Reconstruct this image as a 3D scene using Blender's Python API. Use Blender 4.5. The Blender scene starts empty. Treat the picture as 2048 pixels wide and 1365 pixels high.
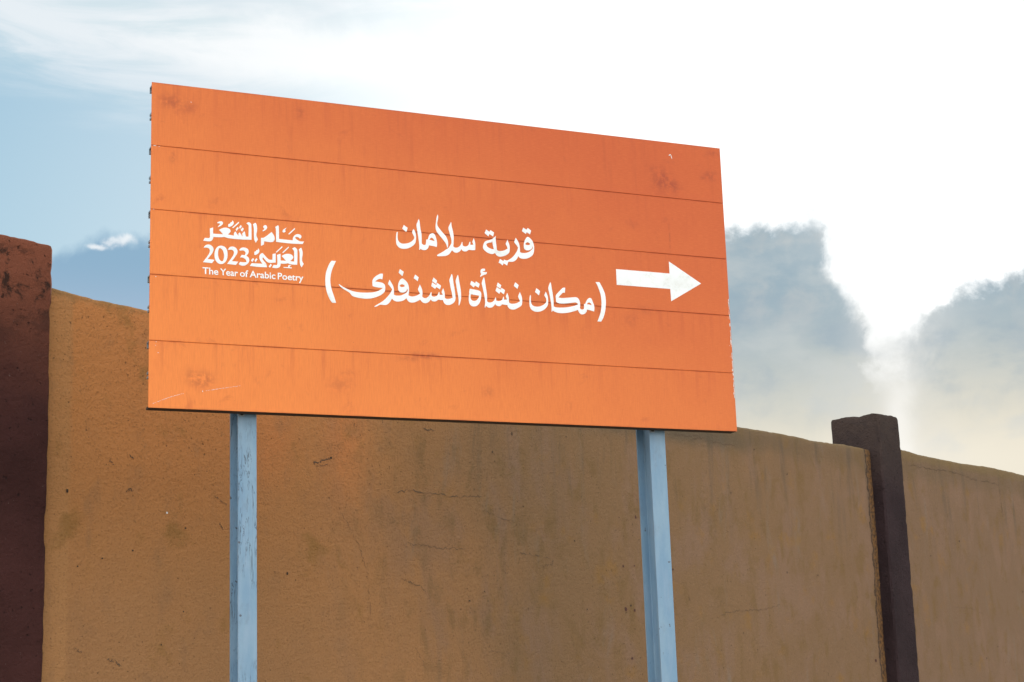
import bpy, math, random
from mathutils import Vector, Matrix, noise
R_ = math.radians
random.seed(4)
scene = bpy.context.scene
col = scene.collection
EYE = 1.6

# ------------------------------------------------------------------ camera
PITCH, ROLL = 0.21206164, -0.03403647
fwd = Vector((0, math.cos(PITCH), math.sin(PITCH)))
rt = Vector((1, 0, 0)); up = rt.cross(fwd)
Rr = math.cos(ROLL) * rt + math.sin(ROLL) * up
Uu = -math.sin(ROLL) * rt + math.cos(ROLL) * up
cd = bpy.data.cameras.new('camera'); cam = bpy.data.objects.new('camera', cd); col.objects.link(cam)
cd.sensor_width = 36; cd.lens = 3455.236 / 2048 * 36; cd.clip_end = 6000; cd.clip_start = 0.05
m = Matrix((Rr, Uu, -fwd)).transposed().to_4x4(); m.translation = Vector((0, 0, EYE))
cam.matrix_world = m
scene.camera = cam

# ------------------------------------------------------------------ colour management
scene.view_settings.view_transform = 'Standard'
scene.view_settings.look = 'None'
scene.view_settings.exposure = 1.1
scene.view_settings.gamma = 1.0
scene.view_settings.use_curve_mapping = False
scene.render.engine = 'CYCLES'
scene.cycles.max_bounces = 6

# ------------------------------------------------------------------ node helper
class NT:
    def __init__(s, tree): s.t = tree; s.n = tree.nodes; s.l = tree.links
    def new(s, typ, **kw):
        n = s.n.new(typ)
        for k, v in kw.items(): setattr(n, k, v)
        return n
    def put(s, sock, v):
        if isinstance(v, bpy.types.NodeSocket): s.l.new(v, sock)
        elif v is not None:
            if isinstance(v, tuple) and len(v) == 3 and sock.type == 'RGBA': v = v + (1,)
            sock.default_value = v
    def m(s, op, a, b=None, c=None, clamp=False):
        n = s.new('ShaderNodeMath', operation=op, use_clamp=clamp)
        s.put(n.inputs[0], a); s.put(n.inputs[1], b); s.put(n.inputs[2], c)
        return n.outputs[0]
    def add(s, a, b): return s.m('ADD', a, b)
    def sub(s, a, b): return s.m('SUBTRACT', a, b)
    def mul(s, a, b): return s.m('MULTIPLY', a, b)
    def ss(s, x, lo, hi, o0=0.0, o1=1.0):
        n = s.new('ShaderNodeMapRange', interpolation_type='SMOOTHSTEP')
        s.put(n.inputs[0], x); s.put(n.inputs[1], lo); s.put(n.inputs[2], hi); s.put(n.inputs[3], o0); s.put(n.inputs[4], o1)
        return n.outputs[0]
    def gauss(s, x, c, w):
        d = s.m('DIVIDE', s.sub(x, c), w)
        return s.m('EXPONENT', s.mul(s.mul(d, d), -1.0))
    def xyz(s, v):
        n = s.new('ShaderNodeSeparateXYZ'); s.put(n.inputs[0], v); return n.outputs
    def vec(s, x, y, z):
        n = s.new('ShaderNodeCombineXYZ'); s.put(n.inputs[0], x); s.put(n.inputs[1], y); s.put(n.inputs[2], z); return n.outputs[0]
    def scale(s, v, sc):
        n = s.new('ShaderNodeVectorMath', operation='MULTIPLY'); s.put(n.inputs[0], v); n.inputs[1].default_value = sc; return n.outputs[0]
    def noise(s, v, scale, detail=4.0, rough=0.55, dist=0.0):
        n = s.new('ShaderNodeTexNoise'); s.put(n.inputs['Vector'], v)
        n.inputs['Scale'].default_value = scale; n.inputs['Detail'].default_value = detail
        n.inputs['Roughness'].default_value = rough; n.inputs['Distortion'].default_value = dist
        return n.outputs[0]
    def vor(s, v, scale):
        n = s.new('ShaderNodeTexVoronoi'); s.put(n.inputs['Vector'], v); n.inputs['Scale'].default_value = scale
        return n.outputs[0]
    def mix(s, f, a, b, mode='MIX', clamp=True):
        n = s.new('ShaderNodeMix', data_type='RGBA', blend_type=mode)
        n.clamp_factor = clamp
        s.put(n.inputs[0], f); s.put(n.inputs[6], a); s.put(n.inputs[7], b); return n.outputs[2]
    def curve(s, x, lo, hi, pts, ylo, yhi):
        """piecewise profile y(x): pts in real units"""
        t = s.m('DIVIDE', s.sub(x, lo), hi - lo)
        n = s.new('ShaderNodeFloatCurve'); c = n.mapping.curves[0]
        pp = [((a - lo) / (hi - lo), (b - ylo) / (yhi - ylo)) for a, b in pts]
        c.points[0].location = pp[0]; c.points[1].location = pp[-1]
        for p in pp[1:-1]: c.points.new(*p)
        for p in c.points: p.handle_type = 'AUTO_CLAMPED'
        n.mapping.update(); s.put(n.inputs['Value'], t)
        return s.add(s.mul(n.outputs[0], yhi - ylo), ylo)

# ------------------------------------------------------------------ sky
SUN_AZ, SUN_EL = 12.8, 12.1
world = bpy.data.worlds.new('World'); scene.world = world; world.use_nodes = True
w = NT(world.node_tree); w.n.clear()
STR = 0.1
tc = w.new('ShaderNodeTexCoord').outputs['Generated']
nrm = w.new('ShaderNodeVectorMath', operation='NORMALIZE'); w.put(nrm.inputs[0], tc); D = nrm.outputs[0]
dx, dy, dz = w.xyz(D)
az = w.mul(w.m('ARCTAN2', dx, dy), 180 / math.pi)
el = w.mul(w.m('ARCSINE', dz), 180 / math.pi)
sky = w.new('ShaderNodeTexSky', sky_type='NISHITA'); sky.sun_disc = False
sky.sun_elevation = R_(SUN_EL); sky.sun_rotation = R_(SUN_AZ); sky.air_density = 1.0; sky.dust_density = 1.0; sky.ozone_density = 1.5
sd = Vector((math.sin(R_(SUN_AZ)) * math.cos(R_(SUN_EL)), math.cos(R_(SUN_AZ)) * math.cos(R_(SUN_EL)), math.sin(R_(SUN_EL))))
dt = w.new('ShaderNodeVectorMath', operation='DOT_PRODUCT'); w.put(dt.inputs[0], D); dt.inputs[1].default_value = sd
ang = w.mul(w.m('ARCCOSINE', w.m('MINIMUM', dt.outputs[1], 1.0)), 180 / math.pi)
k = 1.0 / STR / 2.0 ** scene.view_settings.exposure
def C(r, g, b): return (r * k, g * k, b * k)      # colour as it should show at this exposure
n1 = w.noise(D, 9, 6, .58, .4)             # large cloud texture
n2 = w.noise(D, 34, 7, .6, .3)             # billow edges
n3 = w.noise(D, 3.0, 6, .55, .6)           # cover of the unseen cloud behind the camera
stv = w.vec(w.mul(w.sub(az, w.mul(el, 2.2)), .045), w.mul(w.add(el, w.mul(az, .10)), .30), 0.3)
n4 = w.noise(stv, 2.2, 6, .6, .8)            # drawn-out high cloud
# blue air, softened by thin haze
haze = w.mix(w.ss(el, 2, 40), C(.42, .72, .88), C(.20, .54, .82))
base = w.mix(.62, w.mix(1.0, sky.outputs[0], (.40, .40, .40), 'MULTIPLY'), haze)
# unseen broken cloud behind the camera, brightened to light the sign and wall
front = w.ss(ang, 66, 108)
cover = w.mul(w.ss(n3, .44, .60), front)
base = w.mix(w.mul(cover, .9), base, w.mix(n1, C(4.2, 4.15, 4.05), C(6.2, 6.1, 5.85)))
# high veil: brightens toward the sun, its lower border falls away to the right
line = w.curve(az, -40, 40, [(-40, 22.5), (-17, 21.4), (-12, 20.7), (-6, 19.9), (0, 18.8), (8, 16), (40, 16)], 10, 30)
veil = w.mul(w.ss(w.sub(w.add(el, w.mul(w.sub(n4, .5), 3.2)), line), -2.0, 1.6), w.sub(1.0, front))
vcol = w.mix(w.ss(n4, .40, .66), C(.60, .75, .80), C(.90, .93, .95))
base = w.mix(w.mul(veil, .80), base, vcol)
base = w.mix(w.mul(w.mul(veil, w.ss(n1, .47, .64)), .45), base, C(.66, .75, .82))
blob = w.mul(w.gauss(w.add(az, w.mul(w.sub(n4, .5), 8)), -7.0, 5.0), w.gauss(w.add(w.add(el, w.mul(w.sub(n1, .5), 3)), w.mul(az, .10)), 21.0, 1.3))
base = w.mix(w.mul(w.ss(blob, .1, 1.0), .85), base, C(1.02, 1.03, 1.03))
# glow of the hidden sun in the thin cloud
g1 = w.ss(w.add(ang, w.mul(w.sub(n1, .5), 5)), 11.5, 24, 1.0, 0.0)
base = w.mix(w.mul(g1, .90), base, C(1.45, 1.45, 1.43))
g2 = w.ss(ang, 14, 40, 1.0, 0.0)
base = w.mix(w.mul(g2, .42), base, C(.95, .98, 1.0))
# low heaped cloud
wobk = w.ss(az, -10, -6, .45, 1.0)
wob = w.mul(wobk, w.add(w.mul(w.sub(n2, .5), 2.4), w.mul(w.sub(w.noise(D, 110, 5, .6), .5), .8)))
azw = w.add(az, w.mul(wobk, w.add(w.mul(w.sub(w.noise(D, 22, 6, .6, .3), .5), 3.6), w.mul(w.sub(w.noise(D, 70, 5, .6), .5), 1.0))))
top = w.curve(azw, -24, 26, [(-24, 13.5), (-19, 13.2), (-17.2, 13.4), (-15.6, 14.0), (-15.1, 14.8), (-14.3, 15.3), (-13.3, 15.65), (-12.2, 15.55), (-8, 15.0), (-2, 15.3), (4, 14.9), (7.4, 15.35), (9, 15.45), (10.1, 15.5), (10.45, 15.7), (10.95, 14.9), (11.45, 13.8), (11.85, 12.7), (12.1, 11.8), (12.7, 11.35), (13.2, 11.6), (13.8, 12.1), (14.5, 12.8), (15.3, 13.0), (16.3, 13.0), (17.2, 13.4), (20, 14.2), (26, 13.5)], 8, 18)
vgap = w.gauss(az, 12.6, 1.3)
soft = w.add(w.add(.36, w.mul(vgap, .8)), w.mul(w.gauss(az, 11.4, 1.0), 1.3))
hgt = w.sub(w.add(top, wob), el)
low = w.m('DIVIDE', w.m('ADD', hgt, soft), w.mul(soft, 2.0), clamp=True)
low = w.mul(low, w.mul(low, w.sub(3.0, w.mul(low, 2.0))))
low = w.mul(low, w.sub(1.0, w.mul(front, .55)))
leftw = w.ss(az, -9, 3, 1.0, 0.0)
warm = w.ss(w.add(el, w.mul(w.sub(n1, .5), 1.5)), 7.2, 13.6, 1.0, 0.0)
bodyR = w.mix(warm, C(.32, .43, .50), C(.84, .77, .62))
bodyR = w.mix(w.mul(w.sub(1.0, warm), w.ss(n2, .45, .7)), bodyR, C(.44, .50, .53))
bodyL = w.mix(w.ss(el, 11.5, 15.2), C(.42, .53, .68), C(.27, .44, .60))
fold = w.noise(w.vec(w.mul(az, .16), w.mul(el, .30), 1.7), 2.2, 6, .55, .15)
bodyR = w.mix(w.mul(w.ss(fold, .48, .70), .45), bodyR, C(.60, .63, .62))
bodyR = w.mix(w.mul(w.mul(w.ss(fold, .50, .32), w.ss(el, 8.5, 12)), .6), bodyR, C(.30, .40, .48))
body = w.mix(leftw, bodyR, bodyL)
# the cloud thins toward the gap and toward the horizon
body = w.mix(w.mul(w.ss(hgt, 2.2, .1), w.mul(w.gauss(az, 12.6, 2.2), .45)), body, C(.93, .92, .89))
body = w.mix(w.mul(w.ss(w.add(el, w.mul(w.sub(n1, .5), 1.2)), 9.3, 7.2), w.mul(w.gauss(az, 10.5, 7.0), .45)), body, C(1.0, .95, .84))
# light leaking through round the gap and down below it
leak = w.mul(w.gauss(w.add(az, w.mul(w.sub(n2, .5), 2.0)), 12.6, 1.5), w.ss(el, 6, 12.5, .75, .62))
body = w.mix(w.mul(leak, .6), body, C(.80, .79, .75))
beam = w.mul(w.gauss(w.add(az, w.mul(w.sub(n2, .5), .8)), 12.7, .45), w.ss(el, 9.0, 11.2, 1.0, 0.0))
body = w.mix(w.mul(beam, .55), body, C(1.05, 1.03, .98))
base = w.mix(w.mul(low, .97), base, body)
# sunlit crown on the left-hand heap
pe = w.add(el, w.mul(w.sub(n2, .5), .9)); pa = w.add(az, w.mul(w.sub(w.noise(D, 60, 5, .6), .5), 1.6))
puff = w.m('MAXIMUM', w.mul(w.gauss(pa, -13.85, .5), w.gauss(pe, 15.36, .11)), w.mul(w.gauss(pa, -13.2, .45), w.gauss(pe, 15.52, .16)))
base = w.mix(w.mul(w.ss(puff, .10, 1.1), .85), base, C(.93, .96, .98))
# below the horizon
base = w.mix(w.ss(el, -3, 0, 1.0, 0.0), base, C(.30, .27, .22))
bg = w.new('ShaderNodeBackground'); w.put(bg.inputs[0], base); bg.inputs[1].default_value = STR
out = w.new('ShaderNodeOutputWorld'); w.l.new(bg.outputs[0], out.inputs[0])

sl = bpy.data.lights.new('sun', 'SUN'); sl.energy = 1.0; sl.angle = R_(10); sl.color = (1.0, .90, .76)
so = bpy.data.objects.new('sun', sl); col.objects.link(so); so.location = (3, 14, 8)
so.rotation_euler = (-sd).to_track_quat('-Z', 'Y').to_euler()

# ------------------------------------------------------------------ object helpers
def empty(name, loc, rz, label, cat, group=None):
    o = bpy.data.objects.new(name, None); col.objects.link(o)
    o.location = loc; o.rotation_euler = (0, 0, rz); o.empty_display_size = .3
    o['label'] = label; o['category'] = cat
    if group: o['group'] = group
    return o
def mesh_obj(name, verts, faces, mat, parent=None, smooth=False, label=None):
    me = bpy.data.meshes.new(name); me.from_pydata(verts, [], faces); me.update()
    if smooth: me.polygons.foreach_set('use_smooth', [True] * len(me.polygons))
    if mat: me.materials.append(mat)
    o = bpy.data.objects.new(name, me); col.objects.link(o)
    if parent: o.parent = parent
    if label: o['label'] = label
    return o
def material(name):
    mt = bpy.data.materials.new(name); mt.use_nodes = True
    t = NT(mt.node_tree); b = mt.node_tree.nodes['Principled BSDF']
    return mt, t, b
def bump(t, b, h, strength, dist):
    n = t.new('ShaderNodeBump'); t.put(n.inputs['Height'], h)
    n.inputs['Strength'].default_value = strength; n.inputs['Distance'].default_value = dist
    t.l.new(n.outputs[0], b.inputs['Normal'])
def objco(t): return t.new('ShaderNodeTexCoord').outputs['Object']

# ------------------------------------------------------------------ materials
def ground_material():
    mt, t, b = material('dry_earth')
    P = objco(t)
    c = t.mix(t.noise(P, .5, 8), (.16, .12, .085), (.30, .235, .165))
    c = t.mix(t.mul(t.ss(t.noise(P, 22, 3), .55, .7), .6), c, (.34, .30, .25))
    t.put(b.inputs['Base Color'], c); b.inputs['Roughness'].default_value = .95
    bump(t, b, t.add(t.noise(P, 6, 8), t.mul(t.noise(P, 60, 3), .3)), .6, .03)
    return mt
def wall_material():
    mt, t, b = material('ochre_wall_paint')
    P = objco(t); x, y, z = t.xyz(P)
    z = t.sub(z, EYE)
    big = t.noise(P, .9, 5, .6)
    med = t.noise(P, 3.5, 6, .6)
    fine = t.noise(P, 26, 6, .65)
    streak = t.noise(t.scale(P, (5, 5, 1.3)), 1.0, 7, .64, .6)
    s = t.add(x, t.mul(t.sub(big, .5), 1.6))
    falloff = t.ss(s, .9, 3.6)  # left-to-right paint tone and light falloff, both put into the colour
    c = t.mix(falloff, (.60, .245, .074), (.240, .133, .062))
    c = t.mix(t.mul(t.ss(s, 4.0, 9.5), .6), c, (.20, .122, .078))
    c = t.mix(t.mul(t.mul(t.ss(t.add(z, t.mul(t.sub(med, .5), .6)), .1, 1.7, 1.0, 0.0), t.sub(1.0, falloff)), .75), c, (.335, .178, .082))
    # redder patches on the left bay: an orange glow put into the colour
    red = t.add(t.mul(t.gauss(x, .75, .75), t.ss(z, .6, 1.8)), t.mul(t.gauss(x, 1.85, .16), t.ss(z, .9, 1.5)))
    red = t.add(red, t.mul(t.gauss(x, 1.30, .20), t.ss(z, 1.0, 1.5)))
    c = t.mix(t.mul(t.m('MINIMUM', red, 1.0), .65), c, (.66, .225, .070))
    # first metre beside the pillar was repainted a browner tone
    c = t.mix(t.mul(t.ss(t.add(x, t.mul(t.sub(fine, .5), .02)), .105, .14, 1.0, 0.0), .55), c, (.52, .25, .095))
    # paler chalky bloom running down, pinkish and ochre mottling
    mo1 = t.noise(t.scale(P, (1, 1, .55)), 2.6, 7, .62, .4); mo2 = t.noise(t.scale(P, (1.3, 1, .7)), 5.2, 7, .64, .3)
    c = t.mix(t.mul(t.ss(mo1, .46, .62), t.mul(falloff, .6)), c, (.252, .146, .092))
    c = t.mix(t.mul(t.ss(mo2, .50, .66), t.mul(falloff, .75)), c, (.200, .112, .044))
    c = t.mix(t.mul(t.ss(streak, .56, .74), t.mul(falloff, .55)), c, (.225, .165, .120))
    c = t.mix(t.mul(t.ss(med, .56, .70), .60), c, (.275, .138, .036))
    c = t.mix(t.mul(t.ss(mo2, .48, .30), t.sub(.35, t.mul(falloff, .2))), c, (.30, .155, .075))
    # olive grey dirt under the coping
    topd = t.mul(t.ss(t.add(z, t.mul(t.sub(med, .5), .30)), 1.70, 1.86), t.ss(x, .6, 2.4))
    c = t.mix(t.mul(topd, t.ss(x, 5.8, 7.0, .60, .38)), c, (.135, .092, .048))
    signshade = t.mul(t.gauss(t.add(z, t.mul(t.sub(med, .5), .10)), 1.80, .07), t.mul(t.ss(x, 1.2, 2.5), t.ss(x, 5.4, 6.2, 1, 0)))  # soft shadow of the sign painted into the wall colour
    c = t.mix(t.mul(signshade, .6), c, (.10, .082, .058))
    tst = t.mul(t.ss(t.noise(t.scale(P, (7, 7, .9)), 1.0, 6, .66, .5), .52, .66), t.mul(t.ss(z, .9, 1.85), t.ss(x, 1.5, 3.0)))
    c = t.mix(t.mul(tst, .50), c, (.105, .078, .052))
    edge = t.mul(t.ss(t.add(z, t.mul(t.sub(fine, .5), .10)), 1.895, 1.95), .5)
    c = t.mix(edge, c, (.20, .13, .05))
    # grime speckles
    sp = t.mul(t.ss(fine, .60, .74), t.ss(t.noise(P, 2.2, 4), .45, .62))
    c = t.mix(t.mul(sp, .55), c, (.11, .065, .030))
    grain = t.noise(P, 85, 5, .7)
    c = t.mix(t.mul(t.ss(grain, .50, .72), t.ss(x, 2.5, 6.0, .42, .16)), c, (.11, .062, .030))
    c = t.mix(t.mul(t.ss(grain, .46, .28), .22), c, (.42, .26, .16))
    pit = t.ss(t.noise(P, 60, 2, .5), .70, .76)
    c = t.mix(t.mul(pit, .65), c, (.07, .042, .022))
    # raw mortar strip where the render stops short of the pillar
    strip = t.mul(t.ss(t.add(x, t.mul(t.sub(t.noise(P, 14, 4), .5), .10)), 7.60, 7.66), t.ss(x, 7.9, 8.0, 1, 0))
    c = t.mix(t.mul(strip, .85), c, t.mix(t.ss(t.noise(P, 40, 4), .35, .65), (.050, .028, .016), (.22, .10, .030)))
    c = t.mix(t.mul(t.gauss(t.add(x, t.mul(t.sub(t.noise(P, 14, 4), .5), .10)), 7.622, .010), .8), c, (.035, .022, .016))
    t.put(b.inputs['Base Color'], c); b.inputs['Roughness'].default_value = .9
    b.inputs['Specular IOR Level'].default_value = .25
    h = t.add(t.mul(t.noise(P, 38, 5, .6), .7), t.add(t.mul(grain, .7), t.mul(pit, -.6)))
    h = t.add(h, t.mul(t.noise(t.scale(P, (1, 1, 2.2)), 11, 4, .55), .45))
    rough_area = t.ss(x, 3.0, 6.0, 1.0, .45)
    bump(t, b, t.mul(h, rough_area), .8, .016)
    return mt
def pillar_material(name, low, high, spot, ztop, mould=.9):
    mt, t, b = material(name)
    P = objco(t); x, y, z = t.xyz(P)
    big = t.noise(P, 2.6, 5); fine = t.noise(P, 28, 6, .65)
    c = t.mix(t.ss(big, .35, .65), low, tuple(v * 1.35 for v in low))
    hz = t.ss(t.add(z, t.mul(t.sub(big, .5), .6)), ztop - .75, ztop - .05)
    c = t.mix(hz, c, high)
    # black mould just under the cap
    ml = t.mul(t.ss(t.noise(P, 8, 8, .74, .5), .47, .58), t.mul(t.ss(z, ztop - .55, ztop - .15), t.ss(z, ztop - .08, ztop - .02, 1, 0)))
    c = t.mix(t.mul(ml, mould), c, spot)
    lt = t.ss(t.noise(P, 75, 3, .6), .69, .76)
    c = t.mix(t.mul(lt, .5), c, (.26, .19, .16))
    dk = t.ss(t.noise(P, 42, 3, .5), .66, .74)
    c = t.mix(t.mul(dk, .7), c, (.018, .010, .009))
    t.put(b.inputs['Base Color'], c); b.inputs['Roughness'].default_value = .85
    b.inputs['Specular IOR Level'].default_value = .15
    bump(t, b, t.add(t.mul(t.noise(P, 55, 6, .7), 1.0), t.mul(dk, -.7)), .9, .018)
    return mt
def sign_material(name, tint=1.0, dirt=0.0):
    mt, t, b = material(name)
    P = objco(t); x, y, z = t.xyz(P)
    wv = t.noise(t.scale(P, (230, 1, 22)), 1.0, 3, .6)
    wh = t.noise(t.scale(P, (40, 1, 300)), 1.0, 3, .6)
    blot = t.noise(P, 2.2, 5, .6); mid = t.noise(P, 11, 6, .65, .5)
    c = t.mix(t.ss(blot, .3, .7), (.78, .192, .045), (.72, .166, .040))
    # light falloff and some fading put into colour: paler lower left, deeper upper right
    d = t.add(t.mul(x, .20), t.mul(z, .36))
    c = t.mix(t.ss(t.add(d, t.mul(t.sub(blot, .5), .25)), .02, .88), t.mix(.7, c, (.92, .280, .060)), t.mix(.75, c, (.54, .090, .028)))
    c = t.mix(t.mul(t.ss(wv, .35, .70), .24), c, (.58, .115, .030))
    c = t.mix(t.mul(t.ss(wh, .40, .72), .14), c, (.90, .26, .07))
    run = t.noise(t.scale(P, (26, 1, 2.2)), 1.0, 5, .62)
    c = t.mix(t.mul(t.mul(t.ss(run, .53, .70), t.ss(z, .75, 1.2)), .22), c, (.42, .075, .028))
    c = t.mix(t.mul(t.ss(mid, .58, .76), .38), c, (.45, .085, .032))
    # hand-sized smudges
    sm = None
    for (cx, cz, rx, rz_, a) in [(2.190, 1.075, .045, .05, 1.), (2.235, 1.055, .04, .03, .9), (2.165, 1.12, .05, .02, .5), (2.43, 1.12, .035, .02, .8), (2.40, 1.105, .02, .012, .8), (2.455, 1.222, .02, .012, .8), (.075, 1.181, .045, .03, .8), (.14, 1.17, .03, .03, .5),
                              (.193, .112, .045, .03, .8), (.155, .125, .02, .03, .5), (1.083, .250, .06, .012, .9), (1.02, .235, .05, .012, .5), (.0805, .96, .012, .02, .7), (2.085, .500, .05, .02, .4), (2.0, .45, .03, .03, .3), (1.86, .485, .015, .015, .6), (.58, 1.196, .02, .025, .6), (2.21, .825, .004, .05, .7), (.73, .118, .04, .03, .4), (1.35, .12, .03, .02, .4)]:
        g = t.mul(t.mul(t.gauss(x, cx, rx), t.gauss(z, cz, rz_)), a)
        sm = g if sm is None else t.m('MAXIMUM', sm, g)
    sm = t.mul(sm, t.ss(t.noise(P, 38, 5, .6), .34, .60))
    c = t.mix(t.mul(sm, .70), c, (.30, .050, .026))
    # faint rain runs that start at each joint
    fr = t.m('FRACT', t.m('DIVIDE', t.add(z, .0001), .25))
    rn = t.mul(t.ss(t.noise(t.scale(P, (34, 1, 1.5)), 1.0, 5, .65), .50, .68), t.ss(fr, .25, 1.0))
    c = t.mix(t.mul(rn, .30), c, (.50, .088, .030))
    ed = t.mul(t.m('MAXIMUM', t.ss(fr, .965, 1.0), t.ss(fr, .03, .0)), t.ss(t.noise(P, 7, 5, .6), .40, .62))
    c = t.mix(t.mul(ed, .40), c, (.42, .07, .028))
    spk = t.ss(t.noise(P, 120, 2), .735, .77)
    c = t.mix(t.mul(spk, .45), c, (.33, .06, .03))
    if dirt: c = t.mix(dirt, c, (.24, .030, .014))
    t.put(b.inputs['Base Color'], c)
    b.inputs['Roughness'].default_value = .5; b.inputs['Specular IOR Level'].default_value = .22
    bump(t, b, t.add(wv, t.mul(wh, .6)), .12, .0015)
    return mt
def flat(name, colr, rough=.6, metal=0.0, var=.15, sc=30):
    mt, t, b = material(name)
    P = objco(t)
    c = t.mix(t.noise(P, sc, 5), tuple(v * (1 - var) for v in colr), tuple(min(1, v * (1 + var)) for v in colr))
    t.put(b.inputs['Base Color'], c); b.inputs['Roughness'].default_value = rough; b.inputs['Metallic'].default_value = metal
    return mt
def letter_material():
    mt, t, b = material('white_vinyl')
    P = objco(t)
    c = t.mix(t.ss(t.noise(P, 6, 6, .65), .50, .75), (.88, .88, .86), (.74, .73, .68))
    c = t.mix(t.mul(t.ss(t.noise(P, 24, 6, .7), .52, .70), t.ss(t.xyz(P)[0], 1.9, 2.1, .15, .6)), c, (.66, .64, .56))
    c = t.mix(t.mul(t.ss(t.noise(P, 90, 3), .69, .74), .5), c, (.55, .42, .32))
    t.put(b.inputs['Base Color'], c); b.inputs['Roughness'].default_value = .4
    return mt
def post_material():
    mt, t, b = material('pale_blue_steel_paint')
    P = objco(t); x, y, z = t.xyz(P)
    n = t.noise(t.scale(P, (1, 1, .25)), 16, 6, .6)
    c = t.mix(t.ss(n, .35, .68), (.170, .290, .410), (.225, .340, .440))
    c = t.mix(t.mul(t.ss(t.noise(t.scale(P, (1, 1, .12)), 40, 5), .5, .7), .35), c, (.27, .36, .47))
    # hairline cracks running along the paint
    cr = t.noise(t.scale(P, (1, 1, .14)), 42, 4, .55, 1.2)
    crm = t.mul(t.ss(t.m('ABSOLUTE', t.sub(cr, .5)), .006, .022, 1.0, 0.0), t.mul(t.ss(t.noise(P, 5, 3), .42, .55), t.ss(x, 1.0, 1.2, 1, 0)))
    c = t.mix(t.mul(crm, .75), c, (.05, .07, .09))
    chip = t.ss(t.noise(P, 30, 2, .5), .71, .73)
    c = t.mix(t.mul(t.ss(t.noise(t.scale(P, (1, 1, .4)), 24, 6, .7), .52, .70), .35), c, (.15, .20, .25))
    c = t.mix(t.mul(chip, .8), c, (.06, .055, .06))
    t.put(b.inputs['Base Color'], c); b.inputs['Roughness'].default_value = .5
    bump(t, b, t.add(t.noise(P, 50, 4), t.mul(crm, -1.0)), .35, .002)
    return mt

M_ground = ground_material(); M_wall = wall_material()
M_pl = pillar_material('red_brown_pillar_paint', (.060, .021, .018), (.270, .085, .046), (.030, .018, .014), EYE + 2.12)
M_pr = pillar_material('purple_brown_pillar_paint', (.034, .020, .021), (.066, .044, .036), (.035, .025, .025), EYE + 2.235, .4)
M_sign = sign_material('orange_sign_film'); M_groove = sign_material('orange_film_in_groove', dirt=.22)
M_alu = flat('dull_aluminium', (.30, .34, .36), .45, .5)
M_white = letter_material(); M_post = post_material()
M_bolt = flat('dark_bolt_steel', (.06, .06, .06), .5, .6)
M_lip = flat('dark_brown_edge', (.050, .030, .018), .8)  # dark brown tone for the underside of the bottom lip
M_crack = flat('crack_shadow_dirt', (.115, .068, .038), .95)
M_pit = flat('dark_pit', (.050, .030, .018), .95)
M_chip = flat('bare_chip_white', (.78, .74, .70), .6)
M_spotred = flat('red_brown_splash', (.085, .030, .022), .9)

# ------------------------------------------------------------------ ground
def ground():
    n = 60; L = 2500.0
    def q(i):
        v = (i / n) * 2 - 1
        return math.copysign(abs(v) ** 4, v) * L
    vs = []
    for j in range(n + 1):
        for i in range(n + 1):
            X, Y = q(i), q(j)
            vs.append((X, Y, .03 * noise.noise(Vector((X * .25, Y * .25, 0))) * (1 if abs(X) + abs(Y) < 60 else 0)))
    fs = [(j * (n + 1) + i, j * (n + 1) + i + 1, (j + 1) * (n + 1) + i + 1, (j + 1) * (n + 1) + i) for j in range(n) for i in range(n)]
    o = mesh_obj('ground', vs, fs, M_ground, smooth=True); o['kind'] = 'structure'
ground()

# ------------------------------------------------------------------ boundary wall
WA = Vector((-2.0790823, 7.59439549, 0)); WDIR = math.atan2(.77410742, .63305426)
wall = empty('boundary_wall', WA, WDIR, 'weathered ochre plastered wall with dark brown pillars running behind the orange sign', 'wall')
TOP = [(-9, 1.95), (0, 1.957), (.128, 1.951), (.311, 1.949), (.549, 1.945), (2.0, 1.935), (3.2, 1.94), (4.4, 1.925), (5.765, 1.927), (6.342, 1.940), (6.922, 1.934), (7.45, 1.946), (7.75, 1.945), (8.0, 1.985), (8.269, 1.997), (8.668, 1.984), (9.329, 1.984), (10.04, 2.0), (10.663, 1.990), (20, 1.99)]
def topz(s):
    for (a, za), (b, zb) in zip(TOP, TOP[1:]):
        if a <= s <= b:
            f = (s - a) / (b - a); f = f * f * (3 - 2 * f); z = za + (zb - za) * f; break
    return EYE + z + .007 * noise.fractal(Vector((s * 3.2, 1.7, 0)), .8, 2.1, 5) + .003 * noise.noise(Vector((s * 26, 4, 0)))
def surf(s, z):
    y = .011 * noise.noise(Vector((s * .8, z * .8, 5))) + .0028 * noise.fractal(Vector((s * 7, z * 7, 2)), .8, 2.1, 4)
    return y
def slab(s0, s1, ds, dzs, thick=.20):
    ns = max(1, int(round((s1 - s0) / ds))); vs = []; fs = []; cols = []
    nz = int(3.5 / dzs)
    ring = None
    for i in range(ns + 1):
        s = s0 + (s1 - s0) * i / ns; tz = topz(s); c = []
        chip = max(0, noise.noise(Vector((s * 5, 9, 1))) - .25) * .05
        for j in range(nz + 1):
            z = -.25 + (tz - .022 - chip + .25) * j / nz
            c.append((s, surf(s, z), z))
        for (dy, dz_) in ((.003, .012), (.010, .004), (.024 + chip, 0.0), (.10, .004)):
            c.append((s, surf(s, tz) + dy, tz - dz_))
        c.append((s, thick - .02, tz)); c.append((s, thick, tz - .02)); c.append((s, thick, -.25))
        if ring is None: ring = len(c)
        vs += c
    for i in range(ns):
        for j in range(ring - 1):
            a = i * ring + j; fs.append((a, a + ring, a + ring + 1, a + 1))
        a = i * ring; fs.append((a, a + ring - 1, a + 2 * ring - 1, a + ring))
    fs.append(tuple(range(ring))); fs.append(tuple(ns * ring + q for q in range(ring))[::-1])
    return vs, fs
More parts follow.
